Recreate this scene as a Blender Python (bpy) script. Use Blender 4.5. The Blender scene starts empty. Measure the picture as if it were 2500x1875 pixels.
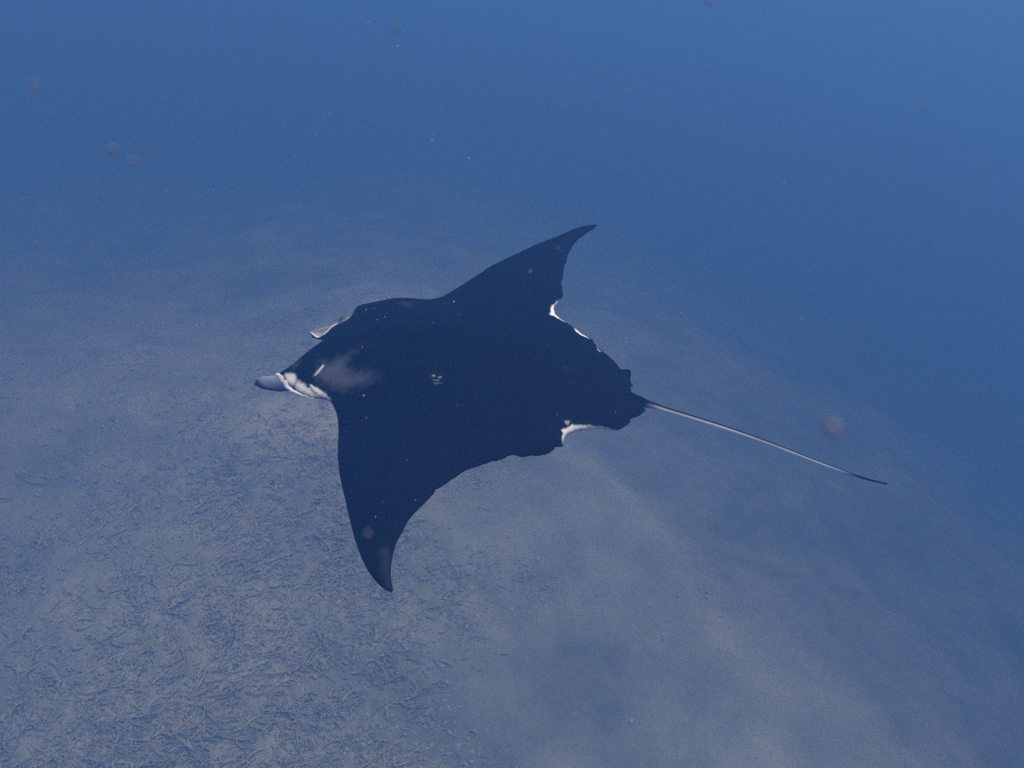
import bpy, math, random
import numpy as np
from mathutils import Vector, Matrix, noise
from mathutils.geometry import delaunay_2d_cdt

# ------------------------------------------------------------------ camera, light, exposure
SC = bpy.context.scene
COL = SC.collection
CAM_Z = 11.5
PITCH = math.radians(36.0)
cam_data = bpy.data.cameras.new('camera')
cam = bpy.data.objects.new('camera', cam_data)
COL.objects.link(cam)
cam.location = (0, 0, CAM_Z)
cam.rotation_euler = (math.pi / 2 - PITCH, 0, 0)
cam_data.sensor_width = 36.0
cam_data.lens = 36.0 * 2165.0 / 2500.0
cam_data.clip_start = 0.02
cam_data.clip_end = 500
cam_data.dof.use_dof = True
cam_data.dof.focus_distance = 3.6
cam_data.dof.aperture_fstop = 5.0
SC.camera = cam

SUN_EL = math.radians(64)
SUN_AZ = math.radians(66)          # clockwise from +Y: ahead of the camera and to the right
world = bpy.data.worlds.new('World')
SC.world = world
world.use_nodes = True
wn = world.node_tree
sky = wn.nodes.new('ShaderNodeTexSky')
sky.sky_type = 'NISHITA'
sky.sun_disc = False
sky.sun_elevation = SUN_EL
sky.sun_rotation = SUN_AZ
wn.nodes['Background'].inputs['Strength'].default_value = 0.10
wn.links.new(sky.outputs[0], wn.nodes['Background'].inputs['Color'])
sun_data = bpy.data.lights.new('sun', 'SUN')
sun_data.energy = 5.0
sun_data.angle = math.radians(70)  # the light is spread by the water surface and the water above
sun_data.color = (1.0, 0.97, 0.93)
sun = bpy.data.objects.new('sun', sun_data)
COL.objects.link(sun)
sdir = Vector((math.sin(SUN_AZ) * math.cos(SUN_EL), math.cos(SUN_AZ) * math.cos(SUN_EL), math.sin(SUN_EL)))
sun.rotation_euler = sdir.to_track_quat('Z', 'Y').to_euler()
sun.location = (0, 0, 40)

SC.view_settings.view_transform = 'Standard'
SC.view_settings.look = 'None'
SC.view_settings.exposure = -0.08
SC.view_settings.gamma = 1.0
SC.view_settings.use_curve_mapping = False
SC.cycles.use_denoising = False
SC.cycles.max_bounces = 5
SC.cycles.volume_bounces = 2
SC.cycles.filter_width = 1.5

WATER_DENSITY = 0.143
WATER_SCATTER = (0.073, 0.200, 0.538)
WATER_ABSORB = (0.376, 0.336, 0.25)

random.seed(7)
rng = np.random.default_rng(11)

# ------------------------------------------------------------------ helpers
def link(name, verts, faces, mat, parent=None, smooth=True):
    me = bpy.data.meshes.new(name)
    me.from_pydata([tuple(v) for v in verts], [], [tuple(f) for f in faces])
    me.update()
    if smooth:
        me.polygons.foreach_set('use_smooth', [True] * len(me.polygons))
    if mat:
        me.materials.append(mat)
    o = bpy.data.objects.new(name, me)
    COL.objects.link(o)
    if parent:
        o.parent = parent
    return o

def fast_mesh(name, V, F, mat, smooth=True):
    """V (n,3) and F (m,k) arrays."""
    me = bpy.data.meshes.new(name)
    n, k = F.shape
    me.vertices.add(len(V)); me.vertices.foreach_set('co', V.astype(np.float32).ravel())
    me.loops.add(n * k); me.loops.foreach_set('vertex_index', F.astype(np.int32).ravel())
    me.polygons.add(n)
    me.polygons.foreach_set('loop_start', np.arange(0, n * k, k, dtype=np.int32))
    me.polygons.foreach_set('use_smooth', np.full(n, smooth))
    me.update(calc_edges=True)
    me.validate()
    if mat:
        me.materials.append(mat)
    o = bpy.data.objects.new(name, me)
    COL.objects.link(o)
    return o

def tag(o, label=None, cat=None, group=None, kind=None):
    if label: o['label'] = label
    if cat: o['category'] = cat
    if group: o['group'] = group
    if kind: o['kind'] = kind
    return o

def material(name):
    m = bpy.data.materials.new(name)
    m.use_nodes = True
    nt = m.node_tree
    return m, nt, nt.nodes['Principled BSDF']

def N(nt, kind, **kw):
    n = nt.nodes.new(kind)
    for k, v in kw.items():
        if k in n.inputs.keys(): n.inputs[k].default_value = v
        else: setattr(n, k, v)
    return n

def smooth(a, b, x):
    t = np.clip((x - a) / (b - a), 0, 1)
    return t * t * (3 - 2 * t)

_perm = rng.permutation(4096)
_gr = rng.uniform(0, 2 * math.pi, 4096)
def gnoise(x, y):
    """2D gradient noise on arrays, about -1..1."""
    xi = np.floor(x).astype(np.int64); yi = np.floor(y).astype(np.int64)
    xf = x - xi; yf = y - yi
    def g(ix, iy, fx, fy):
        a = _gr[_perm[(_perm[ix & 4095] + iy) & 4095]]
        return np.cos(a) * fx + np.sin(a) * fy
    u = xf ** 3 * (xf * (xf * 6 - 15) + 10); v = yf ** 3 * (yf * (yf * 6 - 15) + 10)
    a = g(xi, yi, xf, yf); b = g(xi + 1, yi, xf - 1, yf)
    c = g(xi, yi + 1, xf, yf - 1); d = g(xi + 1, yi + 1, xf - 1, yf - 1)
    return 1.5 * ((a + (b - a) * u) + ((c + (d - c) * u) - (a + (b - a) * u)) * v)
def fbm(x, y, oct=4, gain=.5):
    s = 0; a = 1
    for i in range(oct):
        s = s + a * gnoise(x * 2 ** i + 17.3 * i, y * 2 ** i - 9.1 * i); a *= gain
    return s

# ------------------------------------------------------------------ the seabed
SCALE = 1.64
def seabed_h(x, y):
    x = x / SCALE; y = y / SCALE
    q = np.maximum(0, x + 1.0 + .10 * (y - 8))             # falls away to the right
    p = np.maximum(0, y - 8.0)                            # and, less steeply, ahead
    h = -.75 * q ** 2 / (q + 8.0) - .34 * p ** 2 / (p + 8.0)
    h = -16 * np.tanh(-h / 16)
    h = h + .40 * fbm(x * .21 + 3.1, y * .21 + 8.7, 2) + .13 * fbm(x * .7, y * .7, 3)
    return h * SCALE
def rubble_mask(x, y):
    """1 where coral rubble is thick, 0 on open sand."""
    x = x / SCALE; y = y / SCALE
    return smooth(-.55, .75, fbm(x * .33 + 40.2, y * .33 + 3.3, 4, .6) + .5 * smooth(0, 1, (-x + 1.0) / 3) - .15)
def fade_patch_mask(x, y):
    """1 where the bed colour is darkened to fade into the haze, right and far ahead."""
    x = x / SCALE; y = y / SCALE
    e = 1.8 * fbm(x * .3 - 7, y * .3 + 21, 4, .6)
    patch = 1.0 * smooth(1.5, .3, np.hypot((x - .45) / 1.25, (y - 5.0) / 1.0) + .45 * e)     # a darker patch on the sand
    return np.maximum(np.maximum(smooth(.8, 6.0, x + .5 * (y - 5.7) + e), smooth(11., 19., y - .15 * x + e * 1.3)), patch)

mat_sea, nt, bs = material('seabed_sand')
tc = N(nt, 'ShaderNodeTexCoord')
at = N(nt, 'ShaderNodeAttribute', attribute_name='cover')
n1 = N(nt, 'ShaderNodeTexNoise', Scale=7.0, Detail=6.0, Roughness=.65)
n2 = N(nt, 'ShaderNodeTexNoise', Scale=38.0, Detail=4.0, Roughness=.6)
nt.links.new(tc.outputs['Object'], n1.inputs['Vector']); nt.links.new(tc.outputs['Object'], n2.inputs['Vector'])
r1 = N(nt, 'ShaderNodeValToRGB')
r1.color_ramp.elements[0].position = .36; r1.color_ramp.elements[0].color = (.40, .49, .535, 1)
r1.color_ramp.elements[1].position = .64; r1.color_ramp.elements[1].color = (.48, .57, .61, 1)
nt.links.new(n1.outputs['Fac'], r1.inputs['Fac'])
r2 = N(nt, 'ShaderNodeValToRGB')
r2.color_ramp.elements[0].position = .35; r2.color_ramp.elements[0].color = (.38, .48, .53, 1)
r2.color_ramp.elements[1].position = .70; r2.color_ramp.elements[1].color = (.47, .57, .62, 1)
nt.links.new(n2.outputs['Fac'], r2.inputs['Fac'])
mx = N(nt, 'ShaderNodeMix', data_type='RGBA')
nt.links.new(at.outputs['Fac'], mx.inputs['Factor'])
nt.links.new(r2.outputs['Color'], mx.inputs[6]); nt.links.new(r1.outputs['Color'], mx.inputs[7])
tu = N(nt, 'ShaderNodeAttribute', attribute_name='fade_patch')  # darker bed colour: painted fade into the water haze, plus one dark patch
n3 = N(nt, 'ShaderNodeTexNoise', Scale=1.2, Detail=6.0, Roughness=.65)
nt.links.new(tc.outputs['Object'], n3.inputs['Vector'])
r3_ = N(nt, 'ShaderNodeValToRGB')
r3_.color_ramp.elements[0].position = .35; r3_.color_ramp.elements[0].color = (.22, .295, .335, 1)
r3_.color_ramp.elements[1].position = .70; r3_.color_ramp.elements[1].color = (.32, .405, .45, 1)
nt.links.new(n3.outputs['Fac'], r3_.inputs['Fac'])
mt = N(nt, 'ShaderNodeMix', data_type='RGBA')
nt.links.new(tu.outputs['Fac'], mt.inputs['Factor'])
nt.links.new(mx.outputs[2], mt.inputs[6]); nt.links.new(r3_.outputs['Color'], mt.inputs[7])
n4 = N(nt, 'ShaderNodeTexNoise', Scale=.42, Detail=6.0, Roughness=.62)
nt.links.new(tc.outputs['Object'], n4.inputs['Vector'])
m4 = N(nt, 'ShaderNodeMapRange'); m4.inputs['From Min'].default_value = .3; m4.inputs['From Max'].default_value = .7
m4.inputs['To Min'].default_value = .58; m4.inputs['To Max'].default_value = 1.27
nt.links.new(n4.outputs['Fac'], m4.inputs['Value'])
v4 = N(nt, 'ShaderNodeVectorMath', operation='SCALE')
pa = N(nt, 'ShaderNodeAttribute', attribute_name='pale_sand')
mp = N(nt, 'ShaderNodeMix', data_type='RGBA')
mp.inputs[7].default_value = (.66, .74, .76, 1)
nt.links.new(pa.outputs['Fac'], mp.inputs['Factor']); nt.links.new(mt.outputs[2], mp.inputs[6])
nt.links.new(mp.outputs[2], v4.inputs[0]); nt.links.new(m4.outputs['Result'], v4.inputs['Scale'])
nt.links.new(v4.outputs['Vector'], bs.inputs['Base Color'])
bs.inputs['Roughness'].default_value = .95
bs.inputs['Specular IOR Level'].default_value = .1
bp = N(nt, 'ShaderNodeBump', Strength=.4, Distance=.03)
nt.links.new(n2.outputs['Fac'], bp.inputs['Height']); nt.links.new(bp.outputs['Normal'], bs.inputs['Normal'])

# polar sheet centred under the camera: fine where the photograph looks, coarse elsewhere
ang = np.concatenate([np.linspace(-48, 48, 620), np.linspace(48, 312, 60)[1:-1]]) * math.pi / 180
rad = np.concatenate([[.02, 1.4, 2.7, 3.9], 4.8 * np.exp(np.linspace(0, math.log(110 / 4.8), 520))])
A, Rr = np.meshgrid(ang, rad)
X = Rr * np.sin(A); Y = Rr * np.cos(A)
fine = .035 * fbm(X * 3.3 + 5, Y * 3.3, 3) * rubble_mask(X, Y) + .012 * fbm(X * 9, Y * 9, 2)
Z = seabed_h(X, Y) + fine * smooth(40, 24, Rr)
na, nr = len(ang), len(rad)
idx = np.arange(na * nr).reshape(nr, na)
a0 = idx[:-1]; a1 = idx[1:]
Q = np.stack([a0, np.roll(a0, -1, 1), np.roll(a1, -1, 1), a1], -1).reshape(-1, 4)[:, ::-1]
V = np.stack([X.ravel(), Y.ravel(), Z.ravel()], 1)
seabed = fast_mesh('seabed', V, Q, mat_sea)
tag(seabed, kind='structure')
ca = seabed.data.attributes.new('cover', 'FLOAT', 'POINT')
ca.data.foreach_set('value', rubble_mask(X, Y).ravel().astype(np.float32))

ca = seabed.data.attributes.new('fade_patch', 'FLOAT', 'POINT')
ca.data.foreach_set('value', fade_patch_mask(X, Y).ravel().astype(np.float32))

ca = seabed.data.attributes.new('pale_sand', 'FLOAT', 'POINT')
ca.data.foreach_set('value', (.9 * smooth(1.0, .25, np.hypot((X + 3.9) / 1.9, (Y - 14.2) / 1.7) + .35 * fbm(X * .5, Y * .5, 3))).ravel().astype(np.float32))

# ------------------------------------------------------------------ coral rubble and algae strands lying on it
mat_rub, nt, bs = material('coral_rubble')
at = N(nt, 'ShaderNodeAttribute', attribute_name='tone')
rr = N(nt, 'ShaderNodeValToRGB')
rr.color_ramp.elements[0].position = 0; rr.color_ramp.elements[0].color = (.43, .51, .55, 1)
rr.color_ramp.elements[1].position = 1; rr.color_ramp.elements[1].color = (.66, .68, .68, 1)
e = rr.color_ramp.elements.new(.6); e.color = (.50, .58, .615, 1)
nt.links.new(at.outputs['Fac'], rr.inputs['Fac']); nt.links.new(rr.outputs['Color'], bs.inputs['Base Color'])
bs.inputs['Roughness'].default_value = .9; bs.inputs['Specular IOR Level'].default_value = .1

def scatter_rubble():
    n = 120000
    a = rng.uniform(-46, 46, n) * math.pi / 180
    r = 5.3 * np.exp(rng.uniform(0, 1, n) ** .8 * math.log(25 / 5.3))
    x = r * np.sin(a); y = r * np.cos(a)
    keep = rng.uniform(0, 1, n) < np.clip(rubble_mask(x, y) * 1.1 + .06, 0, 1) * (1 - fade_patch_mask(x, y)) * (1 - smooth(-2.5, 2.0, x)) * (1 - .85 * smooth(10.5, 17., r)) * (.35 + .65 * smooth(-.3, .5, gnoise(x * 1.2, y * 1.2)))
    x = x[keep]; y = y[keep]; r = r[keep]; n = len(x)
    L = .05 + (.24 + .22 * smooth(0, -4, x)) * rng.uniform(0, 1, n) ** 3.2
    w = .007 + (.010 + .008 * smooth(0, -4, x)) * rng.uniform(0, 1, n) ** 1.5
    th = 2.2 * gnoise(x * .5, y * .5) + .6 + rng.normal(0, .8, n)
    curl = rng.normal(0, 2.0, n); lift = rng.uniform(-.08, .20, n) * L
    tone = np.clip(.5 + .16 * rng.normal(0, 1, n) + .2 * (L > .11), 0, 1)
    K = 4
    z0 = seabed_h(x, y) + .02 * rubble_mask(x, y)
    px, py = x.copy(), y.copy()
    VV = np.zeros((n, K, 3, 3))
    for k in range(K):
        s = k / (K - 1)
        t = th + curl * (s - .5)
        cxk = px; cyk = py
        cz = z0 - .004 + lift * s * (1.3 - .55 * s)
        wk = w * (1 - .55 * s)
        nxp = -np.sin(t); nyp = np.cos(t)
        for j, (u_, v_) in enumerate(((1, -.4), (-1, -.4), (0, 1.1))):
            VV[:, k, j, 0] = cxk + nxp * wk * u_
            VV[:, k, j, 1] = cyk + nyp * wk * u_
            VV[:, k, j, 2] = cz + wk * v_
        px = px + np.cos(t) * L / (K - 1); py = py + np.sin(t) * L / (K - 1)
    base = (np.arange(n) * K * 3)[:, None, None]
    q = []
    for k in range(K - 1):
        for j in range(3):
            j2 = (j + 1) % 3
            q.append([k * 3 + j, k * 3 + j2, (k + 1) * 3 + j2, (k + 1) * 3 + j])
    F = (base + np.array(q)[None]).reshape(-1, 4)
    o = fast_mesh('coral_rubble', VV.reshape(-1, 3), F, mat_rub)
    ta = o.data.attributes.new('tone', 'FLOAT', 'POINT')
    ta.data.foreach_set('value', np.repeat(tone, K * 3).astype(np.float32))
    tag(o, 'pale broken coral twigs and algae strands strewn over the sandy seabed', 'coral rubble', kind='stuff')
    print('rubble pieces', n)
scatter_rubble()

def scatter_lumps():
    n = 70000
    a = rng.uniform(-46, 46, n) * math.pi / 180
    r = 5.3 * np.exp(rng.uniform(0, 1, n) ** .8 * math.log(25 / 5.3))
    x = r * np.sin(a); y = r * np.cos(a)
    clump = smooth(-.35, .55, fbm(x * .9 + 3, y * .9 - 12, 3))
    keep = rng.uniform(0, 1, n) < (.10 + .9 * clump) * (1 - fade_patch_mask(x, y)) * rubble_mask(x, y) * (1 - .9 * smooth(-2.5, 2.0, x))
    x = x[keep]; y = y[keep]; n = len(x)
    sz = .008 + .024 * rng.uniform(0, 1, n) ** 4 + .012 * rng.uniform(0, 1, n)
    base = [(0, 0, 1)] + [(math.cos(k * math.pi / 3), math.sin(k * math.pi / 3), .45) for k in range(6)] + [(1.15 * math.cos(k * math.pi / 3 + .5), 1.15 * math.sin(k * math.pi / 3 + .5), -.35) for k in range(6)]
    base = np.array(base)
    VV = base[None] * rng.uniform(.6, 1.35, (n, 13, 3)) * sz[:, None, None]
    VV[:, :, 2] *= rng.uniform(.25, .6, n)[:, None]
    ro = rng.uniform(0, 6.28, n); c = np.cos(ro)[:, None]; s_ = np.sin(ro)[:, None]
    st = rng.uniform(.7, 2.0, n)[:, None]
    vx = VV[:, :, 0] * st; vy = VV[:, :, 1].copy()
    VV[:, :, 0] = c * vx - s_ * vy + x[:, None]; VV[:, :, 1] = s_ * vx + c * vy + y[:, None]
    VV[:, :, 2] += (seabed_h(x, y) + .008)[:, None]
    F = []
    for k in range(6):
        k2 = (k + 1) % 6
        F += [(0, 1 + k, 1 + k2), (1 + k, 7 + k, 1 + k2), (1 + k2, 7 + k, 7 + k2)]
    FF = ((np.arange(n) * 13)[:, None, None] + np.array(F)[None]).reshape(-1, 3)
    o = fast_mesh('rubble_stones', VV.reshape(-1, 3), FF, mat_rub)
    ta = o.data.attributes.new('tone', 'FLOAT', 'POINT')
    ta.data.foreach_set('value', np.repeat(np.clip(.5 + .16 * rng.normal(0, 1, n), 0, 1), 13).astype(np.float32))
    tag(o, 'small rounded rubble stones and shell bits half buried in the sand', 'stones', kind='stuff')
scatter_lumps()

# ------------------------------------------------------------------ the manta ray
# local frame: x forward, y to its own left, z up, metres
OUTLINE=[(-0.06919,0.2956),(-0.09083,0.3188),(-0.1169,0.3528),(-0.1363,0.3846),(-0.1608,0.438),(-0.1867,0.5012),(-0.2035,0.5426),(-0.1684,0.4596),(-0.1933,0.5225),(-0.222,0.5833),(-0.2504,0.6375),(-0.2741,0.6757),(-0.304,0.7227),(-0.3364,0.7739),(-0.3626,0.8154),(-0.3924,0.8609),(-0.4161,0.897),(-0.4453,0.9369),(-0.4856,0.9893),(-0.5119,1.019),(-0.5414,1.048),(-0.5702,1.071),(-0.5967,1.09),(-0.6173,1.1),(-0.6311,1.102),(-0.6336,1.095),(-0.6285,1.081),(-0.6149,1.059),(-0.5963,1.022),(-0.5828,0.9846),(-0.573,0.946),(-0.5653,0.9069),(-0.5632,0.8716),(-0.565,0.8456),(-0.5652,0.8148),(-0.5674,0.7835),(-0.5755,0.7508),(-0.5886,0.7144),(-0.6021,0.6779),(-0.612,0.6473),(-0.6108,0.6319),(-0.6217,0.6217),(-0.6376,0.6016),(-0.6508,0.5789),(-0.6653,0.5601),(-0.6785,0.5363),(-0.6972,0.5165),(-0.7245,0.4975),(-0.7517,0.4776),(-0.7719,0.4611),(-0.7788,0.464),(-0.7978,0.4505),(-0.8178,0.433),(-0.8321,0.4197),(-0.8533,0.4218),(-0.8728,0.4258),(-0.8848,0.4164),(-0.8979,0.403),(-0.9225,0.4034),(-0.9444,0.3925),(-0.9688,0.3741),(-0.975,0.3658),(-0.9738,0.3568),(-0.992,0.3504),(-1.003,0.3455),(-0.9972,0.3276),(-0.9957,0.3114),(-0.9981,0.2943),(-1.009,0.2766),(-1.026,0.2597),(-1.044,0.2487),(-1.067,0.2401),(-1.095,0.2335),(-1.119,0.2309),(-1.14,0.2313),(-1.159,0.2342),(-1.177,0.2306),(-1.195,0.2185),(-1.21,0.1997),(-1.217,0.18),(-1.213,0.1693),(-1.217,0.1657),(-1.229,0.1545),(-1.247,0.1336),(-1.258,0.1137),(-1.26,0.1014),(-1.252,0.09097),(-1.231,0.06187),(-1.212,0.0472),(-1.202,0.03676),(-1.192,0.01343),(-1.184,-0.008288),(-1.198,-0.0149),(-1.19,-0.02732),(-1.181,-0.03993),(-1.179,-0.06894),(-1.174,-0.1057),(-1.165,-0.1115),(-1.135,-0.1085),(-1.112,-0.1384),(-1.089,-0.173),(-1.066,-0.1964),(-1.04,-0.2193),(-1.011,-0.2466),(-0.9962,-0.2733),(-0.9878,-0.293),(-0.9684,-0.3087),(-0.936,-0.3296),(-0.8945,-0.3695),(-0.8651,-0.3948),(-0.8367,-0.4142),(-0.8071,-0.4373),(-0.7859,-0.4655),(-0.773,-0.4959),(-0.769,-0.5284),(-0.7706,-0.5432),(-0.7764,-0.5732),(-0.7871,-0.6044),(-0.7833,-0.6372),(-0.7697,-0.6822),(-0.7532,-0.7264),(-0.7541,-0.7643),(-0.7448,-0.8182),(-0.7397,-0.8896),(-0.7381,-0.9588),(-0.7452,-1.014),(-0.7592,-1.064),(-0.7842,-1.102),(-0.8146,-1.142),(-0.8382,-1.189),(-0.807,-1.18),(-0.7713,-1.165),(-0.733,-1.136),(-0.6909,-1.101),(-0.6439,-1.063),(-0.5976,-1.025),(-0.5606,-0.9944),(-0.5093,-0.9348),(-0.4667,-0.8874),(-0.4263,-0.8341),(-0.395,-0.7904),(-0.3551,-0.7047),(-0.3233,-0.6334),(-0.2984,-0.5778),(-0.271,-0.5164),(-0.2478,-0.4761),(-0.2081,-0.4541),(-0.1615,-0.4517),(-0.1198,-0.449),(-0.09522,-0.4465),(-0.05668,-0.4358),(-0.02223,-0.4149),(0.01353,-0.3846),(0.04193,-0.3631),(0.06726,-0.3473),(0.08372,-0.3237),(0.0817,-0.2945),(0.07685,-0.2713),(0.07304,-0.2148),(0.0827,-0.1433),(0.09417,-0.1005),(0.1004,-0.04717),(0.1151,0.008838),(0.1353,0.05271),(0.1511,0.09442),(0.1624,0.1343),(0.1811,0.1682),(0.1889,0.183),(0.2042,0.2025),(0.1707,0.2416),(0.1386,0.2579),(0.0915,0.276),(0.04658,0.2904),(0.007,0.2938),(-0.02783,0.287)]
TAIL=[(-1.192,0.05,-0.01973),(-1.23,0.04769,-0.02318),(-1.26,0.04538,-0.02889),(-1.343,0.04308,-0.04917),(-1.426,0.04077,-0.06869),(-1.509,0.03846,-0.08914),(-1.592,0.03615,-0.1116),(-1.675,0.03385,-0.1364),(-1.758,0.03154,-0.1636),(-1.842,0.02923,-0.1922),(-1.926,0.02692,-0.221),(-2.009,0.02462,-0.2479),(-2.091,0.02231,-0.27),(-2.172,0.02,-0.284)]
FIN_NEAR_UP=[(0.1871,0.1442,-0.05),(0.2233,0.1447,-0.05571),(0.2482,0.1479,-0.06143),(0.2784,0.1509,-0.06714),(0.3045,0.1522,-0.07286),(0.3244,0.1559,-0.07857),(0.336,0.1639,-0.08429),(0.3391,0.1744,-0.09)]
FIN_NEAR_LO=[(0.1521,0.1878,-0.1),(0.1829,0.1873,-0.1029),(0.211,0.1928,-0.1057),(0.247,0.1927,-0.1086),(0.2792,0.1903,-0.1114),(0.3084,0.1843,-0.1143),(0.3337,0.1716,-0.1171),(0.3552,0.1535,-0.12)]
FIN_FAR_A=[(0.2142,-0.1202,-0.03),(0.1969,-0.1033,-0.027),(0.1789,-0.0883,-0.024),(0.1578,-0.0773,-0.021),(0.1446,-0.09844,-0.018),(0.1359,-0.1261,-0.015),(0.1305,-0.1501,-0.012),(0.1221,-0.1617,-0.009),(0.0927,-0.1908,-0.006),(0.07077,-0.2136,-0.003),(0.06187,-0.2491,0)]
FIN_FAR_B=[(0.2234,-0.1354,-0.04),(0.2138,-0.1434,-0.039),(0.2048,-0.153,-0.038),(0.1931,-0.1623,-0.037),(0.181,-0.1708,-0.036),(0.1665,-0.1799,-0.035),(0.1547,-0.1892,-0.034),(0.146,-0.1997,-0.033),(0.1291,-0.2516,-0.032),(0.1127,-0.2879,-0.031),(0.08893,-0.2973,-0.03)]
FIN_FAR_C=[(0.2327,-0.152,-0.06),(0.2104,-0.1291,-0.055),(0.1827,-0.1076,-0.05),(0.1473,-0.09841,-0.045),(0.1275,-0.0909,-0.04),(0.1148,-0.1052,-0.035),(0.1052,-0.1206,-0.03),(0.09729,-0.134,-0.025),(0.08535,-0.168,-0.02),(0.07117,-0.2096,-0.015),(0.06091,-0.2552,-0.01)]
RIDGE=[(0.2083,0.1941,-0.01144),(0.1811,0.2181,0.0008336),(0.1583,0.2378,-3.334e-05),(0.1387,0.2533,-0.006969),(0.1146,0.2666,-0.01477),(0.07985,0.2793,-0.01586),(0.04122,0.2904,-0.01629),(0.005039,0.2933,-0.01997)]
EYES=[(0.03521,0.2607,0.004804),(0.01521,-0.27,-0.03)]
DORSAL=[(-1.187,0.05,-0.003936),(-1.204,0.05,0.005653),(-1.216,0.05,0.009532),(-1.235,0.05,0.006874),(-1.255,0.05,-0.002888),(-1.23,0.05,-0.01565)]
WHITE_MARKS={'notch_near':[(-0.9948,0.3256),(-0.993,0.3081),(-0.9935,0.2916),(-0.9834,0.2926),(-0.9858,0.2846),(-1.004,0.2735),(-1.003,0.2671),(-1.007,0.2668),(-1.017,0.2493),(-1.02,0.2533),(-1.034,0.2475),(-1.055,0.2387),(-1.076,0.2324),(-1.067,0.2383),(-1.095,0.233),(-1.123,0.2302),(-1.157,0.2338),(-1.095,0.2335),(-1.067,0.24),(-1.044,0.2485),(-1.026,0.2597),(-1.009,0.2765),(-0.9981,0.2944),(-0.9964,0.3059)],
'notch_hook':[(-0.9854,0.2545),(-0.9978,0.2444),(-1.007,0.2404),(-1.003,0.2493),(-1.001,0.2589),(-0.9941,0.2618)],
'notch_far':[(-0.7613,-0.5189),(-0.7715,-0.5505),(-0.7694,-0.5328),(-0.7719,-0.5045),(-0.771,-0.5453),(-0.7773,-0.5761),(-0.8459,-0.3945),(-0.8132,-0.411),(-0.7907,-0.4245),(-0.7729,-0.4214),(-0.7697,-0.4617),(-0.7629,-0.4802)],
'edge_far':[(-0.8921,-0.3584),(-0.9039,-0.3475),(-0.9409,-0.3052),(-0.9732,-0.2832),(-0.9398,-0.2873),(-0.9097,-0.3198)],
'edge_far2':[(-1.013,-0.2221),(-1.036,-0.1966),(-1.034,-0.1802)],
'dash':[(0.02756,0.219),(0.01978,0.1988),(0.008043,0.1726),(-0.0004335,0.1755),(0.01074,0.2032),(0.02188,0.2186)],
'cheek_a':[(0.1603,0.2147),(0.1377,0.2131),(0.1156,0.2246),(0.09847,0.2436),(0.1069,0.2552),(0.1238,0.2507),(0.1434,0.2386)],
'cheek_b':[(0.1025,0.2534),(0.08024,0.2457),(0.04609,0.2577),(0.02765,0.2687),(0.008995,0.282),(-0.01714,0.2889),(0.01662,0.2929),(0.05204,0.285),(0.0841,0.2705)],
'gill_lip':[(0.03311,0.2531),(0.01063,0.2619),(-0.01212,0.2669),(-0.04459,0.2802),(-0.07418,0.3004),(-0.04905,0.2906),(-0.01898,0.2834),(0.001002,0.2774),(0.01953,0.267)],
'scar1':[(-0.4695,0.2145),(-0.4772,0.2096),(-0.4834,0.2129),(-0.4836,0.2163),(-0.4779,0.2148),(-0.4723,0.2168)],
'scar2':[(-0.4954,0.2149),(-0.5078,0.212),(-0.5061,0.2153),(-0.4967,0.2162)],
'scar3':[(-0.4762,0.2272),(-0.4866,0.2269),(-0.4962,0.2267),(-0.5062,0.2187),(-0.4998,0.227),(-0.4903,0.2303),(-0.4795,0.2294)],
'scar4':[(-0.4835,0.2371),(-0.4928,0.2391),(-0.5019,0.2342),(-0.5042,0.2364),(-0.4952,0.2412),(-0.486,0.24)],
'scar5':[(-0.5076,0.2359),(-0.5151,0.2346),(-0.5141,0.2372),(-0.509,0.2378)]}
GREY_MARKS={'shoulder_near':[(0.02669,0.2188),(0.002768,0.1673),(-0.02997,0.1635),(-0.07489,0.1397),(-0.09425,0.1258),(-0.08444,0.1647),(-0.1039,0.1908),(-0.181,0.216),(-0.2458,0.2239),(-0.2052,0.2438),(-0.1375,0.2566),(-0.07478,0.2598),(-0.01694,0.2459)],
'shoulder_far':[(-0.1135,0.08587),(-0.1431,0.0727),(-0.1952,0.06764),(-0.192,0.08457),(-0.1362,0.09346)],
'hump_far':[(-0.1057,-0.3612),(-0.1205,-0.3886),(-0.1669,-0.3777),(-0.1855,-0.2944),(-0.1597,-0.3069)],
'tip_near':[(-0.5383,0.9539),(-0.5499,0.9369),(-0.5643,0.9501),(-0.597,1.032),(-0.6189,1.079),(-0.6062,1.084),(-0.5946,1.047),(-0.5761,1.028)],
'cheek':[(0.1603,0.2147),(0.1377,0.2131),(0.1106,0.2247),(0.08596,0.2436),(0.03705,0.2555),(0.005469,0.2632),(-0.01967,0.2687),(-0.04843,0.2855),(-0.06911,0.2955),(-0.02804,0.2868),(0.01662,0.2929),(0.06854,0.2817),(0.1146,0.2643),(0.142,0.2424)],
'snout':[(0.1491,0.1594),(0.1225,0.1384),(0.1164,0.1608),(0.1304,0.1944)],
'scar_halo':[(-0.4602,0.2054),(-0.4871,0.1949),(-0.5126,0.2043),(-0.5164,0.2238),(-0.5208,0.2395),(-0.4951,0.247),(-0.4745,0.2366)],
'scratch1':[(-0.917,0.04299),(-0.9512,0.04257),(-0.9883,0.05644),(-0.9808,0.06115),(-0.9449,0.05304)],
'scratch2':[(-0.9454,0.09446),(-0.9703,0.09171),(-1.01,0.09997),(-0.9984,0.1043),(-0.9682,0.1017)]}
POSE_R=[(-0.9649,-0.2589,-0.04425),(-0.1329,0.6265,-0.768),(0.2266,-0.7352,-0.6389)]
POSE_T=(-0.6933,-0.14277,3.659)


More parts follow.
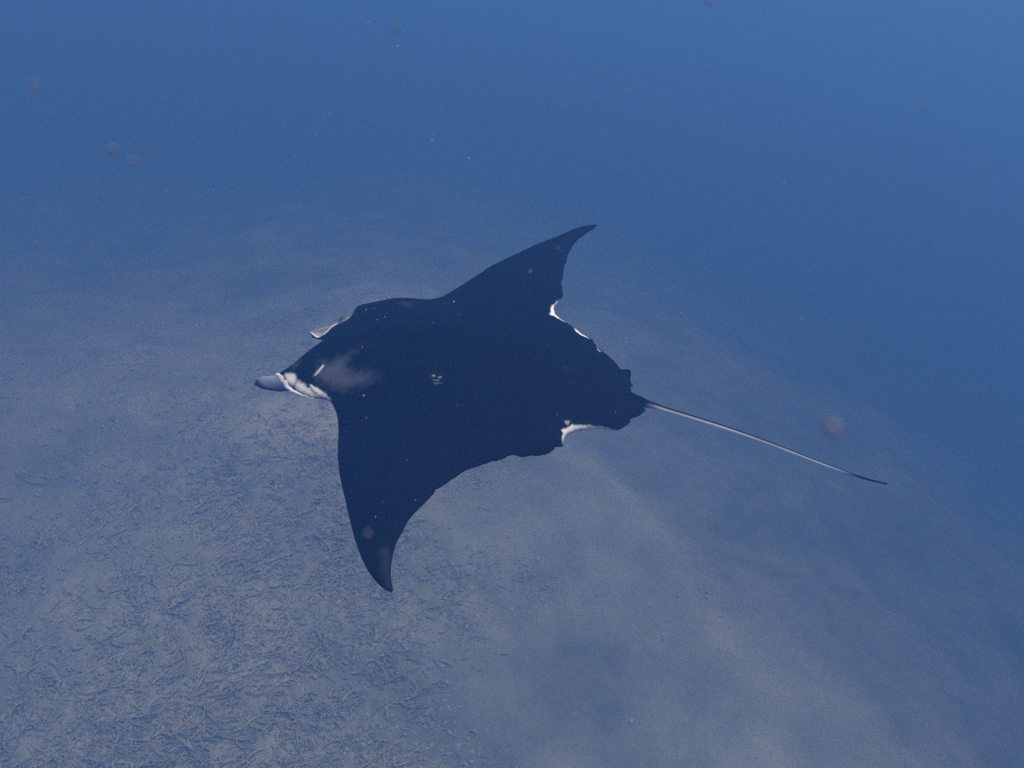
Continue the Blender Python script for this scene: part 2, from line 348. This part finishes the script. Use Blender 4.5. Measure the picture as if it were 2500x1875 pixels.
HALF=1.25
def zmid(x,y):
    u=np.abs(y)/HALF
    return -.13*np.clip(u,0,1.3)**1.3+.17*u**4-.05*np.clip((u-.9)/.3,0,1)
def edge_dist(x,y,poly):
    d=np.full(len(x),9.)
    for a,b in zip(poly,np.roll(poly,-1,0)):
        ab=b-a;L=(ab**2).sum()
        if L<1e-12: continue
        t=np.clip(((x-a[0])*ab[0]+(y-a[1])*ab[1])/L,0,1)
        d=np.minimum(d,np.hypot(x-a[0]-t*ab[0],y-a[1]-t*ab[1]))
    return d
def axis_y(x): return .03+0*x
def halfthick(x,y,d,up):
    r=.05;e=np.sqrt(np.clip(1-(1-np.clip(d/r,0,1))**2,0,1))
    wing=.012+.030*np.clip(d/.25,0,1)
    prof=smooth(-1.32,-.45,x)*(1-.72*smooth(-.45,.12,x))
    yy=(y-axis_y(x))
    body=(.13 if up else .13)*prof*np.exp(-(yy/.27)**2)
    e2=np.sqrt(np.clip(1-(1-np.clip(d/.13,0,1))**2,0,1))
    # low ridge along the spine and shoulder swell
    ridge=(.02*np.exp(-(yy/.07)**2)*smooth(-1.3,-.7,x)*(1-smooth(-.5,-.2,x))) if up else 0
    return np.where(d>0,wing*e+(body+ridge)*e2,0)


CAM_R = np.array([[1, 0, 0], [0, -math.sin(PITCH), math.cos(PITCH)], [0, -math.cos(PITCH), -math.sin(PITCH)]])
WR = CAM_R @ np.array(POSE_R)
WT = CAM_R @ np.array(POSE_T) + np.array([0, 0, CAM_Z])
manta = bpy.data.objects.new('manta_ray', None)
COL.objects.link(manta)
M4 = Matrix.Identity(4)
for i in range(3):
    for j in range(3): M4[i][j] = WR[i, j]
    M4[i][3] = WT[i]
manta.matrix_world = M4
manta.empty_display_size = .2
tag(manta, 'black manta ray gliding over the seabed with white cheeks and long thin tail', 'manta ray')

mat_skin, nt, bs = material('manta_skin')
at = N(nt, 'ShaderNodeAttribute', attribute_name='hide')
tc = N(nt, 'ShaderNodeTexCoord')
ns = N(nt, 'ShaderNodeTexNoise', Scale=60.0, Detail=4.0, Roughness=.6)
nb = N(nt, 'ShaderNodeTexNoise', Scale=5.0, Detail=3.0, Roughness=.5)
nt.links.new(tc.outputs['Object'], ns.inputs['Vector']); nt.links.new(tc.outputs['Object'], nb.inputs['Vector'])
mr = N(nt, 'ShaderNodeMapRange'); mr.inputs['To Min'].default_value = .6; mr.inputs['To Max'].default_value = 1.4
nt.links.new(nb.outputs['Fac'], mr.inputs['Value'])
vm = N(nt, 'ShaderNodeVectorMath', operation='SCALE')
nt.links.new(at.outputs['Color'], vm.inputs[0]); nt.links.new(mr.outputs['Result'], vm.inputs['Scale'])
nt.links.new(vm.outputs['Vector'], bs.inputs['Base Color'])
bs.inputs['Roughness'].default_value = .62
bs.inputs['Specular IOR Level'].default_value = .02
bs.inputs['Sheen Weight'].default_value = .02; bs.inputs['Sheen Roughness'].default_value = .4
bs.inputs['Sheen Tint'].default_value = (.15, .55, 1.0, 1)
bp = N(nt, 'ShaderNodeBump', Strength=.25, Distance=.004)
nt.links.new(ns.outputs['Fac'], bp.inputs['Height']); nt.links.new(bp.outputs['Normal'], bs.inputs['Normal'])

mat_eye, nt, bs = material('eye_black')
bs.inputs['Base Color'].default_value = (.01, .01, .012, 1); bs.inputs['Roughness'].default_value = .15

DARK = np.array([.0004, .0016, .0050])
WHITE = np.array([.80, .76, .74])
GREY = np.array([.13, .14, .175])
DIMMED_WHITE = np.array([.36, .40, .52])  # white fin skin with shade and haze put into its colour

def paint(o, cols):
    ca = o.data.color_attributes.new('hide', 'FLOAT_COLOR', 'POINT')
    ca.data.foreach_set('color', np.c_[cols, np.ones(len(cols))].astype(np.float32).ravel())

def inside(x, y, poly):
    r = np.zeros(len(x), bool)
    for (x1, y1), (x2, y2) in zip(poly, np.roll(poly, -1, 0)):
        c = (y1 > y) != (y2 > y)
        with np.errstate(divide='ignore', invalid='ignore'):
            r ^= c & (x < (x2 - x1) * (y - y1) / (y2 - y1) + x1)
    return r

def resample(P, step):
    out = []
    for a, b in zip(P, np.roll(P, -1, 0)):
        k = max(1, int(round(np.linalg.norm(b - a) / step)))
        for i in range(k): out.append(a + (b - a) * i / k)
    return np.array(out)

OL = np.array(OUTLINE)
# round the traced corners of the smooth leading edges a little; the torn rear margins stay as they are
def soften(P, keep):
    Q = P.copy()
    for i in range(len(P)):
        if not keep(P[i]): Q[i] = .25 * P[i - 1] + .5 * P[i] + .25 * P[(i + 1) % len(P)]
    return Q
dense = resample(OL, .014)
for _ in range(2):
    dense = soften(dense, lambda p: p[0] < -.55)
rag = dense[:, 0] < -.72
dense[rag] += rng.uniform(-.0022, .0022, (rag.sum(), 2))

def build_body():
    pts = [dense]
    def grid(x0, x1, y0, y1, st, jit=.25):
        gx, gy = np.meshgrid(np.arange(x0, x1, st), np.arange(y0, y1, st))
        g = np.stack([gx.ravel(), gy.ravel()], 1) + rng.uniform(-jit, jit, (gx.size, 2)) * st
        return g
    fine_boxes = []
    for k, P in WHITE_MARKS.items():
        P = np.array(P); m = .02
        fine_boxes.append((P[:, 0].min() - m, P[:, 0].max() + m, P[:, 1].min() - m, P[:, 1].max() + m, .0032 if k.startswith('scar') else .0045))
    g = grid(OL[:, 0].min(), OL[:, 0].max(), OL[:, 1].min(), OL[:, 1].max(), .0165)
    ok = np.ones(len(g), bool)
    taken = []
    for b in fine_boxes:
        ok &= ~((g[:, 0] > b[0]) & (g[:, 0] < b[1]) & (g[:, 1] > b[2]) & (g[:, 1] < b[3]))
    allg = [g[ok]]
    for i, b in enumerate(fine_boxes):
        h = grid(*b)
        m = np.ones(len(h), bool)
        for c in fine_boxes[:i]:
            m &= ~((h[:, 0] > c[0]) & (h[:, 0] < c[1]) & (h[:, 1] > c[2]) & (h[:, 1] < c[3]))
        allg.append(h[m])
    # rings just inside the margin so that the rim can round off
    t = np.roll(dense, -1, 0) - np.roll(dense, 1, 0); t /= np.linalg.norm(t, axis=1)[:, None] + 1e-9
    nrm = np.stack([-t[:, 1], t[:, 0]], 1)
    for off in (.003, .008, .016):
        for sgn in (1, -1):
            h = dense + sgn * nrm * off
            d = edge_dist(h[:, 0], h[:, 1], dense)
            allg.append(h[inside(h[:, 0], h[:, 1], dense) & (d > off * .9)])
    g = np.concatenate(allg)
    g = g[inside(g[:, 0], g[:, 1], dense)]
    d = edge_dist(g[:, 0], g[:, 1], dense)
    g = g[d > .0025]
    P2 = np.concatenate([dense, g])
    n = len(dense)
    res = delaunay_2d_cdt([Vector(p) for p in P2], [], [list(range(n))], 1, 1e-7)
    V2 = np.array([(v.x, v.y) for v in res[0]]); F = [list(f) for f in res[2]]
    d = edge_dist(V2[:, 0], V2[:, 1], dense)
    rim = d < 1e-5
    x, y = V2[:, 0], V2[:, 1]
    zm = zmid(x, y)
    # the thin rear margins ripple a little
    rip = .004 * np.sin(x * 23 + y * 17) * smooth(.12, 0, d) * smooth(-.7, -.9, x)
    up = zm + rip + halfthick(x, y, d, True)
    dn = zm + rip - halfthick(x, y, d, False) * .9
    m = len(V2)
    low = np.where(rim, np.arange(m), np.arange(m) + m)
    VV = np.concatenate([np.c_[x, y, up], np.c_[x, y, dn]])
    tri = np.array([f for f in F if len(f) == 3])
    # orient
    a, b, c = V2[tri[:, 0]], V2[tri[:, 1]], V2[tri[:, 2]]
    cr = (b[:, 0] - a[:, 0]) * (c[:, 1] - a[:, 1]) - (b[:, 1] - a[:, 1]) * (c[:, 0] - a[:, 0])
    tri[cr < 0] = tri[cr < 0][:, ::-1]
    FF = np.concatenate([tri, low[tri][:, ::-1]])
    used = np.unique(FF); remap = -np.ones(len(VV), int); remap[used] = np.arange(len(used))
    # colours
    col = np.tile(DARK, (2 * m, 1))
    wob = np.array([noise.noise(Vector((a * 14, b * 14, 3.))) for a, b in V2])
    wob2 = np.array([noise.noise(Vector((a * 55, b * 55, 9.))) for a, b in V2])
    def grey(name, amt, soft):
        P = np.array(GREY_MARKS[name])
        dd = edge_dist(x, y, P); s = np.where(inside(x, y, P), dd, -dd)
        w = smooth(-soft, soft, s + .7 * soft * wob + .6 * soft * wob2) * amt
        col[:m] += (GREY - col[:m]) * w[:, None]
    grey('shoulder_near', .55, .036); grey('shoulder_far', .06, .03); grey('hump_far', .14, .02)
    grey('cheek', 1.0, .008); grey('tip_near', .16, .02); grey('snout', .3, .01); grey('scar_halo', .05, .012)
    grey('scratch1', .10, .008); grey('scratch2', .08, .008)
    for k, P in WHITE_MARKS.items():
        P = np.array(P)
        dd = edge_dist(x, y, P); s = np.where(inside(x, y, P), dd, -dd)
        soft = .010 if k.startswith('cheek') else .0022
        if k in ('notch_near', 'notch_far', 'edge_far'): s = s + np.where(d < .012, .0018, .0006)
        w = smooth(-soft, soft, s + .5 * soft * wob2 + (.6 * soft * wob if k.startswith('cheek') else 0))
        w *= {'dash': .75, 'scar1': .45, 'scar2': .8, 'scar3': .3, 'scar4': .3, 'scar5': .3, 'notch_hook': .45, 'edge_far2': .6}.get(k, 1)
        col[:m] += (WHITE - col[:m]) * w[:, None]
    # small pale flecks over the back
    # belly: white with dusky rear margins
    wb = smooth(.03, .12, d) * .95
    col[m:] = DARK * 4 + (WHITE - DARK * 4) * wb[:, None]
    col[m:][x > -.1] = WHITE
    o = fast_mesh('body', VV[used], remap[FF], mat_skin)
    o.parent = manta
    paint(o, col[used])
    return o
body = build_body()

def tube(name, C, rad, mat, colfn, sides=10, squash=1.0, updir=(0, 0, 1)):
    C = np.array(C, float); n = len(C)
    T = np.gradient(C, axis=0); T /= np.linalg.norm(T, axis=1)[:, None]
    up = np.array(updir, float)
    S = np.cross(T, up); S /= np.linalg.norm(S, axis=1)[:, None]
    U = np.cross(S, T)
    V = []; cols = []
    for i in range(n):
        for j in range(sides):
            a = 2 * math.pi * j / sides
            nv = S[i] * math.cos(a) + U[i] * math.sin(a) * squash
            V.append(C[i] + nv * rad[i])
            cols.append(colfn(i / (n - 1), S[i] * math.cos(a) + U[i] * math.sin(a)))
    F = [(i * sides + j, i * sides + (j + 1) % sides, (i + 1) * sides + (j + 1) % sides, (i + 1) * sides + j) for i in range(n - 1) for j in range(sides)]
    F.append(tuple(range(sides))[::-1]); F.append(tuple((n - 1) * sides + j for j in range(sides)))
    o = link(name, V, F, mat, manta)
    paint(o, np.array(cols))
    return o

def spline(P, n):
    P = np.array(P, float); d = np.r_[0, np.cumsum(np.linalg.norm(np.diff(P, axis=0), axis=1))]
    m = np.gradient(P, d, axis=0)
    s = np.linspace(0, d[-1], n); k = np.clip(np.searchsorted(d, s, 'right') - 1, 0, len(P) - 2)
    h = d[k + 1] - d[k]; t = ((s - d[k]) / h)[:, None]; h = h[:, None]
    return (2*t**3-3*t**2+1)*P[k] + (t**3-2*t**2+t)*h*m[k] + (-2*t**3+3*t**2)*P[k+1] + (t**3-t**2)*h*m[k+1]

# whip tail, dark above and white along its lower left side
TC = spline(TAIL, 90)
s = np.linspace(0, 1, 90)
trad = .0032 + .0072 * (1 - s) ** .8 + .022 * np.exp(-(s / .05) ** 1.4)
LOWDIR = np.array([0, .66, -.75])
def tail_col(s, n):
    w = float(smooth(-.30, -.08, np.array(n @ LOWDIR))) * float(smooth(.05, .14, np.array(s))) * (1 - float(smooth(.80, .90, np.array(s))))
    return DARK + (WHITE - DARK) * w
tail = tube('tail', TC, trad, mat_skin, tail_col, sides=20)

# small dorsal fin on the tail root
D = np.array(DORSAL)
dv = [tuple(p + np.array([0, .004 if i not in (1, 2, 3, 4) else .002, 0])) for i, p in enumerate(D)] + [tuple(p - np.array([0, .004 if i not in (1, 2, 3, 4) else .002, 0])) for i, p in enumerate(D)]
nD = len(D)
df = [tuple(range(nD)), tuple(range(2 * nD - 1, nD - 1, -1))] + [(i, i + nD, (i + 1) % nD + nD, (i + 1) % nD) for i in range(nD)]
dorsal = link('dorsal_fin', dv, df, mat_skin, manta, smooth=False)
paint(dorsal, np.tile(DARK, (2 * nD, 1)))

# left head fin: a rolled paddle reaching forward
def near_fin():
    U = spline(FIN_NEAR_UP, 26); L = spline(FIN_NEAR_LO, 26)
    V = []; C = []; sides = 18
    for i in range(26):
        s = i / 25
        c = (U[i] + L[i]) / 2; h = (U[i] - L[i]) / 2
        axis = np.array([1, 0, -.1]); th = np.cross(axis, h); th /= np.linalg.norm(th) + 1e-9
        hw = np.linalg.norm(h)
        for j in range(sides):
            a = 2 * math.pi * j / sides
            V.append(c + h * math.cos(a) + th * math.sin(a) * hw * .62)
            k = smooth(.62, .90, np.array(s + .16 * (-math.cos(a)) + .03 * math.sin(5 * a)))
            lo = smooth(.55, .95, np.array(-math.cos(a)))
            col = DIMMED_WHITE * .8 * (1 - k) + DARK * 4 * k
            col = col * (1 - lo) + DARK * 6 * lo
            rootw = float(smooth(.22, .0, np.array(s)))
            C.append(col + (WHITE - col) * rootw * .8)
    F = [(i * sides + j, i * sides + (j + 1) % sides, (i + 1) * sides + (j + 1) % sides, (i + 1) * sides + j) for i in range(25) for j in range(sides)]
    F.append(tuple(range(sides))[::-1]); F.append(tuple(25 * sides + j for j in range(sides)))
    o = link('cephalic_fin', V, F, mat_skin, manta); paint(o, np.array(C))
    o['label'] = 'pale grey rolled head fin with dark tip'
    return o
fin_l = near_fin()
# white fold of skin that wraps the fin's root
RC = spline(RIDGE, 24) + .0018 * np.sin(np.arange(24)[:, None] * np.array([1.3, 2.1, 1.7])) + np.array([0, .004, .002])
rs = np.linspace(0, 1, 24)
fold = tube('lip_fold', RC, .0022 + .012 * np.sin(np.pi * np.clip(rs * 1.0 + .10, 0, 1)) ** .7 * (1 - rs) ** .9, mat_skin, lambda s, n: WHITE * (.8 + .2 * math.sin(9 * s + 2)), sides=10, squash=.7)

# right head fin: an open paddle, pale inside, dark outside, white rim
def far_fin():
    K = 30
    A_ = spline(FIN_FAR_A, K); B_ = spline(FIN_FAR_B, K); C_ = spline(FIN_FAR_C, K)
    V = []; C = []
    rows = 8
    for i in range(K):
        s = i / (K - 1)
        sag = .012 * math.sin(math.pi * s)
        ring = []; cc = []
        for k in range(rows + 1):                    # inner face from rim A to the far edge B
            u = k / rows
            p = A_[i] + (B_[i] - A_[i]) * u + np.array([0, 0, -sag * 4 * u * (1 - u)])
            ring.append(p)
            rimw = float(smooth(.30, .06, np.array(u))) * (1 if s < .66 else .15)
            base = DIMMED_WHITE * (.85 - .35 * s) * (1 - .75 * math.exp(-((s - .70) / .07) ** 2)) * (1 - .5 * math.exp(-((u - .75) / .2) ** 2))
            cc.append(base + (WHITE - base) * rimw)
        for k in range(1, 4):                        # outside back to A under the fin
            u = k / 4
            ring.append(B_[i] + (C_[i] - B_[i]) * u + np.array([0, 0, -.03 * math.sin(math.pi * u)]))
            cc.append(DARK * 2)
        ring.append(C_[i]); cc.append(DARK * 2)
        ring.append(C_[i] * .25 + A_[i] * .75); cc.append(DARK * 3)
        V += ring; C += cc
    n = len(ring)
    F = [(i * n + j, i * n + (j + 1) % n, (i + 1) * n + (j + 1) % n, (i + 1) * n + j) for i in range(K - 1) for j in range(n)]
    F.append(tuple(range(n))[::-1]); F.append(tuple((K - 1) * n + j for j in range(n)))
    o = link('cephalic_fin', V, F, mat_skin, manta); paint(o, np.array(C))
    o['label'] = 'open head fin with white rim and pale inner face'
    return o
fin_r = far_fin()

# eyes low on the sides of the head
def eye(x, y, z):
    V = []; F = []; n = 12; r = .010
    for i in range(n // 2 + 1):
        for j in range(n):
            ph = math.pi * i / (n // 2); a = 2 * math.pi * j / n
            V.append((x + r * math.sin(ph) * math.cos(a), y + r * .6 * math.cos(ph), z + r * math.sin(ph) * math.sin(a)))
    for i in range(n // 2):
        for j in range(n):
            F.append((i * n + j, i * n + (j + 1) % n, (i + 1) * n + (j + 1) % n, (i + 1) * n + j))
    return link('eye', V, F, mat_eye, manta)
for p in EYES: eye(*p)

# ------------------------------------------------------------------ drifting plankton
mat_pl, nt, bs = material('plankton')
bs.inputs['Base Color'].default_value = (.62, .52, .49, 1); bs.inputs['Roughness'].default_value = .7
bs.inputs['Specular IOR Level'].default_value = .1
mat_jelly, nt, bs = material('jelly_plankton')          # watery blobs, hardly brighter than the sea
bs.inputs['Base Color'].default_value = (.20, .18, .23, 1); bs.inputs['Roughness'].default_value = .8
bs.inputs['Specular IOR Level'].default_value = .05
def px_world(px, py, dist):
    d = np.array([(px - 1250) / 2165, (py - 937.5) / 2165, 1.0])
    return CAM_R @ (d * dist) + np.array([0, 0, CAM_Z])
def blob_mesh(seed, mat):
    V = []; F = []; n = 10; m = 6
    for i in range(m + 1):
        for j in range(n):
            ph = math.pi * i / m; a = 2 * math.pi * j / n
            p = Vector((math.sin(ph) * math.cos(a), math.sin(ph) * math.sin(a), math.cos(ph)))
            k = 1 + .45 * noise.noise(p * 1.6 + Vector((seed * 7.1, 0, 0)))
            V.append(tuple(p * k))
    for i in range(m):
        for j in range(n):
            F.append((i * n + j, i * n + (j + 1) % n, (i + 1) * n + (j + 1) % n, (i + 1) * n + j))
    me = bpy.data.meshes.new('plankton'); me.from_pydata(V, [], F); me.update()
    me.polygons.foreach_set('use_smooth', [True] * len(me.polygons)); me.materials.append(mat)
    return me
BLOBS = [blob_mesh(i, mat_pl) for i in range(5)]
JELLY = [blob_mesh(i, mat_jelly) for i in range(5)]
def r6(a, b): return a / 1.7696, b / 1.7696
def r7(a, b): return 1250 + a / 1.7696, b / 1.7696
def r1(a, b): return 580 + a * .27125, 700 + b * .27125
def r2(a, b): return 1000 + a * .27125, 500 + b * .27125
def r3(a, b): return 1200 + a * .27125, 850 + b * .27125
def r4(a, b): return 700 + a * .27125, 1050 + b * .27125
SPECKS = []     # pixel x, y, distance, radius in pixels of the photograph
for f_, L_ in ((r6, [(490,645,.55,9.0),(572,695,.58,8.5),(640,635,.45,6.0),(140,365,.42,9.0),(305,165,.45,5.0),(1710,125,.6,6.5),(1717,200,1.6,2.2),(1590,95,1.5,2.0),(1423,490,2.2,1.3),(1365,580,2.0,1.4),(1275,678,2.4,1.4),(1865,603,1.4,2.0),(2025,683,1.8,1.8),(1830,365,2.2,1.2),(2015,422,2.4,1.2),(1910,463,2.1,1.1),(920,820,1.3,1.3),(575,45,1.5,1.4),(1975,843,2.2,1.2)]),
               (r7, [(852,5,.6,7.0),(848,310,.55,4.5),(1778,467,.7,4.5),(510,385,1.4,1.5),(1260,745,1.2,1.6),(1175,790,1.2,1.8),(1283,1167,2.2,1.1),(1250,1377,.9,2.0),(1465,1460,.55,4.5),(490,1477,2.6,1.4),(520,1140,.5,4.5),(1940,855,.55,3.5)]),
               (r1, [(1945,135,2.6,2.2),(2007,250,2.4,1.2),(1157,208,2.4,1.7),(1231,198,2.6,1.1),(1323,272,2.5,1.5),(1257,298,2.6,1.2),(1752,323,2.4,1.0),(1122,546,2.5,1.4),(1135,980,2.2,2.6),(1030,960,2.4,1.1),(1158,1180,2.0,1.6),(975,1308,2.3,1.0),(1980,1065,2.4,1.2)]),
               (r2, [(1085,598,1.0,2.6),(1330,383,.8,1.8)]),
               (r3, [(590,595,2.2,1.4),(1115,572,2.0,1.3),(1190,70,.8,2.0)]),
               (r4, [(800,780,2.0,1.8),(1160,630,2.3,1.1),(1085,265,2.4,1.0),(730,930,.55,6.0)])):
    for a, b, d, r in L_: SPECKS.append((*f_(a, b), d, r))
SPECKS.append((2031, 1045, .36, 19.0))
RAY_AREA = [[(620,900),(870,740),(1070,720),(1460,545),(1380,700),(1550,980),(1370,1090),(1060,1200),(960,1450),(820,1100),(800,980)]]
for i, (px, py, d, r) in enumerate(SPECKS):
    o = bpy.data.objects.new('plankton', (JELLY if d < .75 else BLOBS)[i % 5])
    COL.objects.link(o)
    o.location = px_world(px, py, d)
    if d < .75: d *= .78; o.location = px_world(px, py, d)
    k = r * d / 2165 * (.9 if d < .75 else .68)
    o.scale = (k * random.uniform(.8, 1.3), k * random.uniform(.8, 1.3), k * random.uniform(.8, 1.3))
    o.rotation_euler = (random.uniform(0, 6), random.uniform(0, 6), random.uniform(0, 6))
    on_ray = any(inside(np.array([px]), np.array([py]), np.array(q))[0] for q in RAY_AREA)
    if i == 0 or i == 1:
        tag(o, 'blurred pinkish plankton blob, one of a close pair in the blue water', 'plankton', 'close pair of plankton blobs')
    elif i == len(SPECKS) - 1:
        tag(o, 'large faint round plankton blob floating above the tail tip', 'plankton')
    elif d < .75 and on_ray:
        tag(o, 'blurred plankton blob in front of the black wing', 'plankton', 'blurred blobs before the wings')
    elif d < .75:
        tag(o, 'blurred pinkish plankton blob alone in the open blue water', 'plankton', 'out of focus plankton blobs')
    elif on_ray:
        tag(o, 'tiny pale plankton speck in front of the black ray', 'plankton', 'tiny specks before the ray')
    else:
        tag(o, 'tiny pale plankton speck adrift in the blue water', 'plankton', 'tiny plankton specks')

def marine_snow():
    n = 420
    d = rng.uniform(1.0, 4.2, n)
    px = rng.uniform(-400, 2900, n); py = rng.uniform(-300, 2200, n)
    V = []; F = []
    for i in range(n):
        c = px_world(px[i], py[i], d[i]); r = rng.uniform(.00025, .0008) * (.6 + .25 * d[i])
        b = len(V)
        for k, v in enumerate(((1, 0, 0), (-1, 0, 0), (0, 1, 0), (0, -1, 0), (0, 0, 1), (0, 0, -1))):
            V.append(c + np.array(v) * r * rng.uniform(.5, 1.5))
        for f_ in ((0, 2, 4), (2, 1, 4), (1, 3, 4), (3, 0, 4), (2, 0, 5), (1, 2, 5), (3, 1, 5), (0, 3, 5)):
            F.append(tuple(b + q for q in f_))
    o = link('marine_snow', V, F, mat_pl)
    tag(o, 'fine dust of pale marine snow drifting through the blue water', 'marine snow', kind='stuff')
marine_snow()

# ------------------------------------------------------------------ the water
bm_v = []; top_z = CAM_Z + .7; bot = -31.0; R = 116.0
for z in (bot, top_z):
    bm_v += [(-R, -R, z), (R, -R, z), (R, R, z), (-R, R, z)]
hz = link('haze', bm_v, [(3, 2, 1, 0), (4, 5, 6, 7), (0, 1, 5, 4), (1, 2, 6, 5), (2, 3, 7, 6), (3, 0, 4, 7)], None, smooth=False)
mw = bpy.data.materials.new('sea_water'); mw.use_nodes = True
nt = mw.node_tree
nt.nodes.remove(nt.nodes['Principled BSDF'])
pv = N(nt, 'ShaderNodeVolumePrincipled')
pv.inputs['Color'].default_value = (*WATER_SCATTER, 1)
pv.inputs['Density'].default_value = WATER_DENSITY
pv.inputs['Anisotropy'].default_value = .42
pv.inputs['Absorption Color'].default_value = (*WATER_ABSORB, 1)
nt.links.new(pv.outputs['Volume'], nt.nodes['Material Output'].inputs['Volume'])
hz.data.materials.append(mw)
tag(hz, 'clear blue sea water filling the whole place', 'water', kind='stuff')
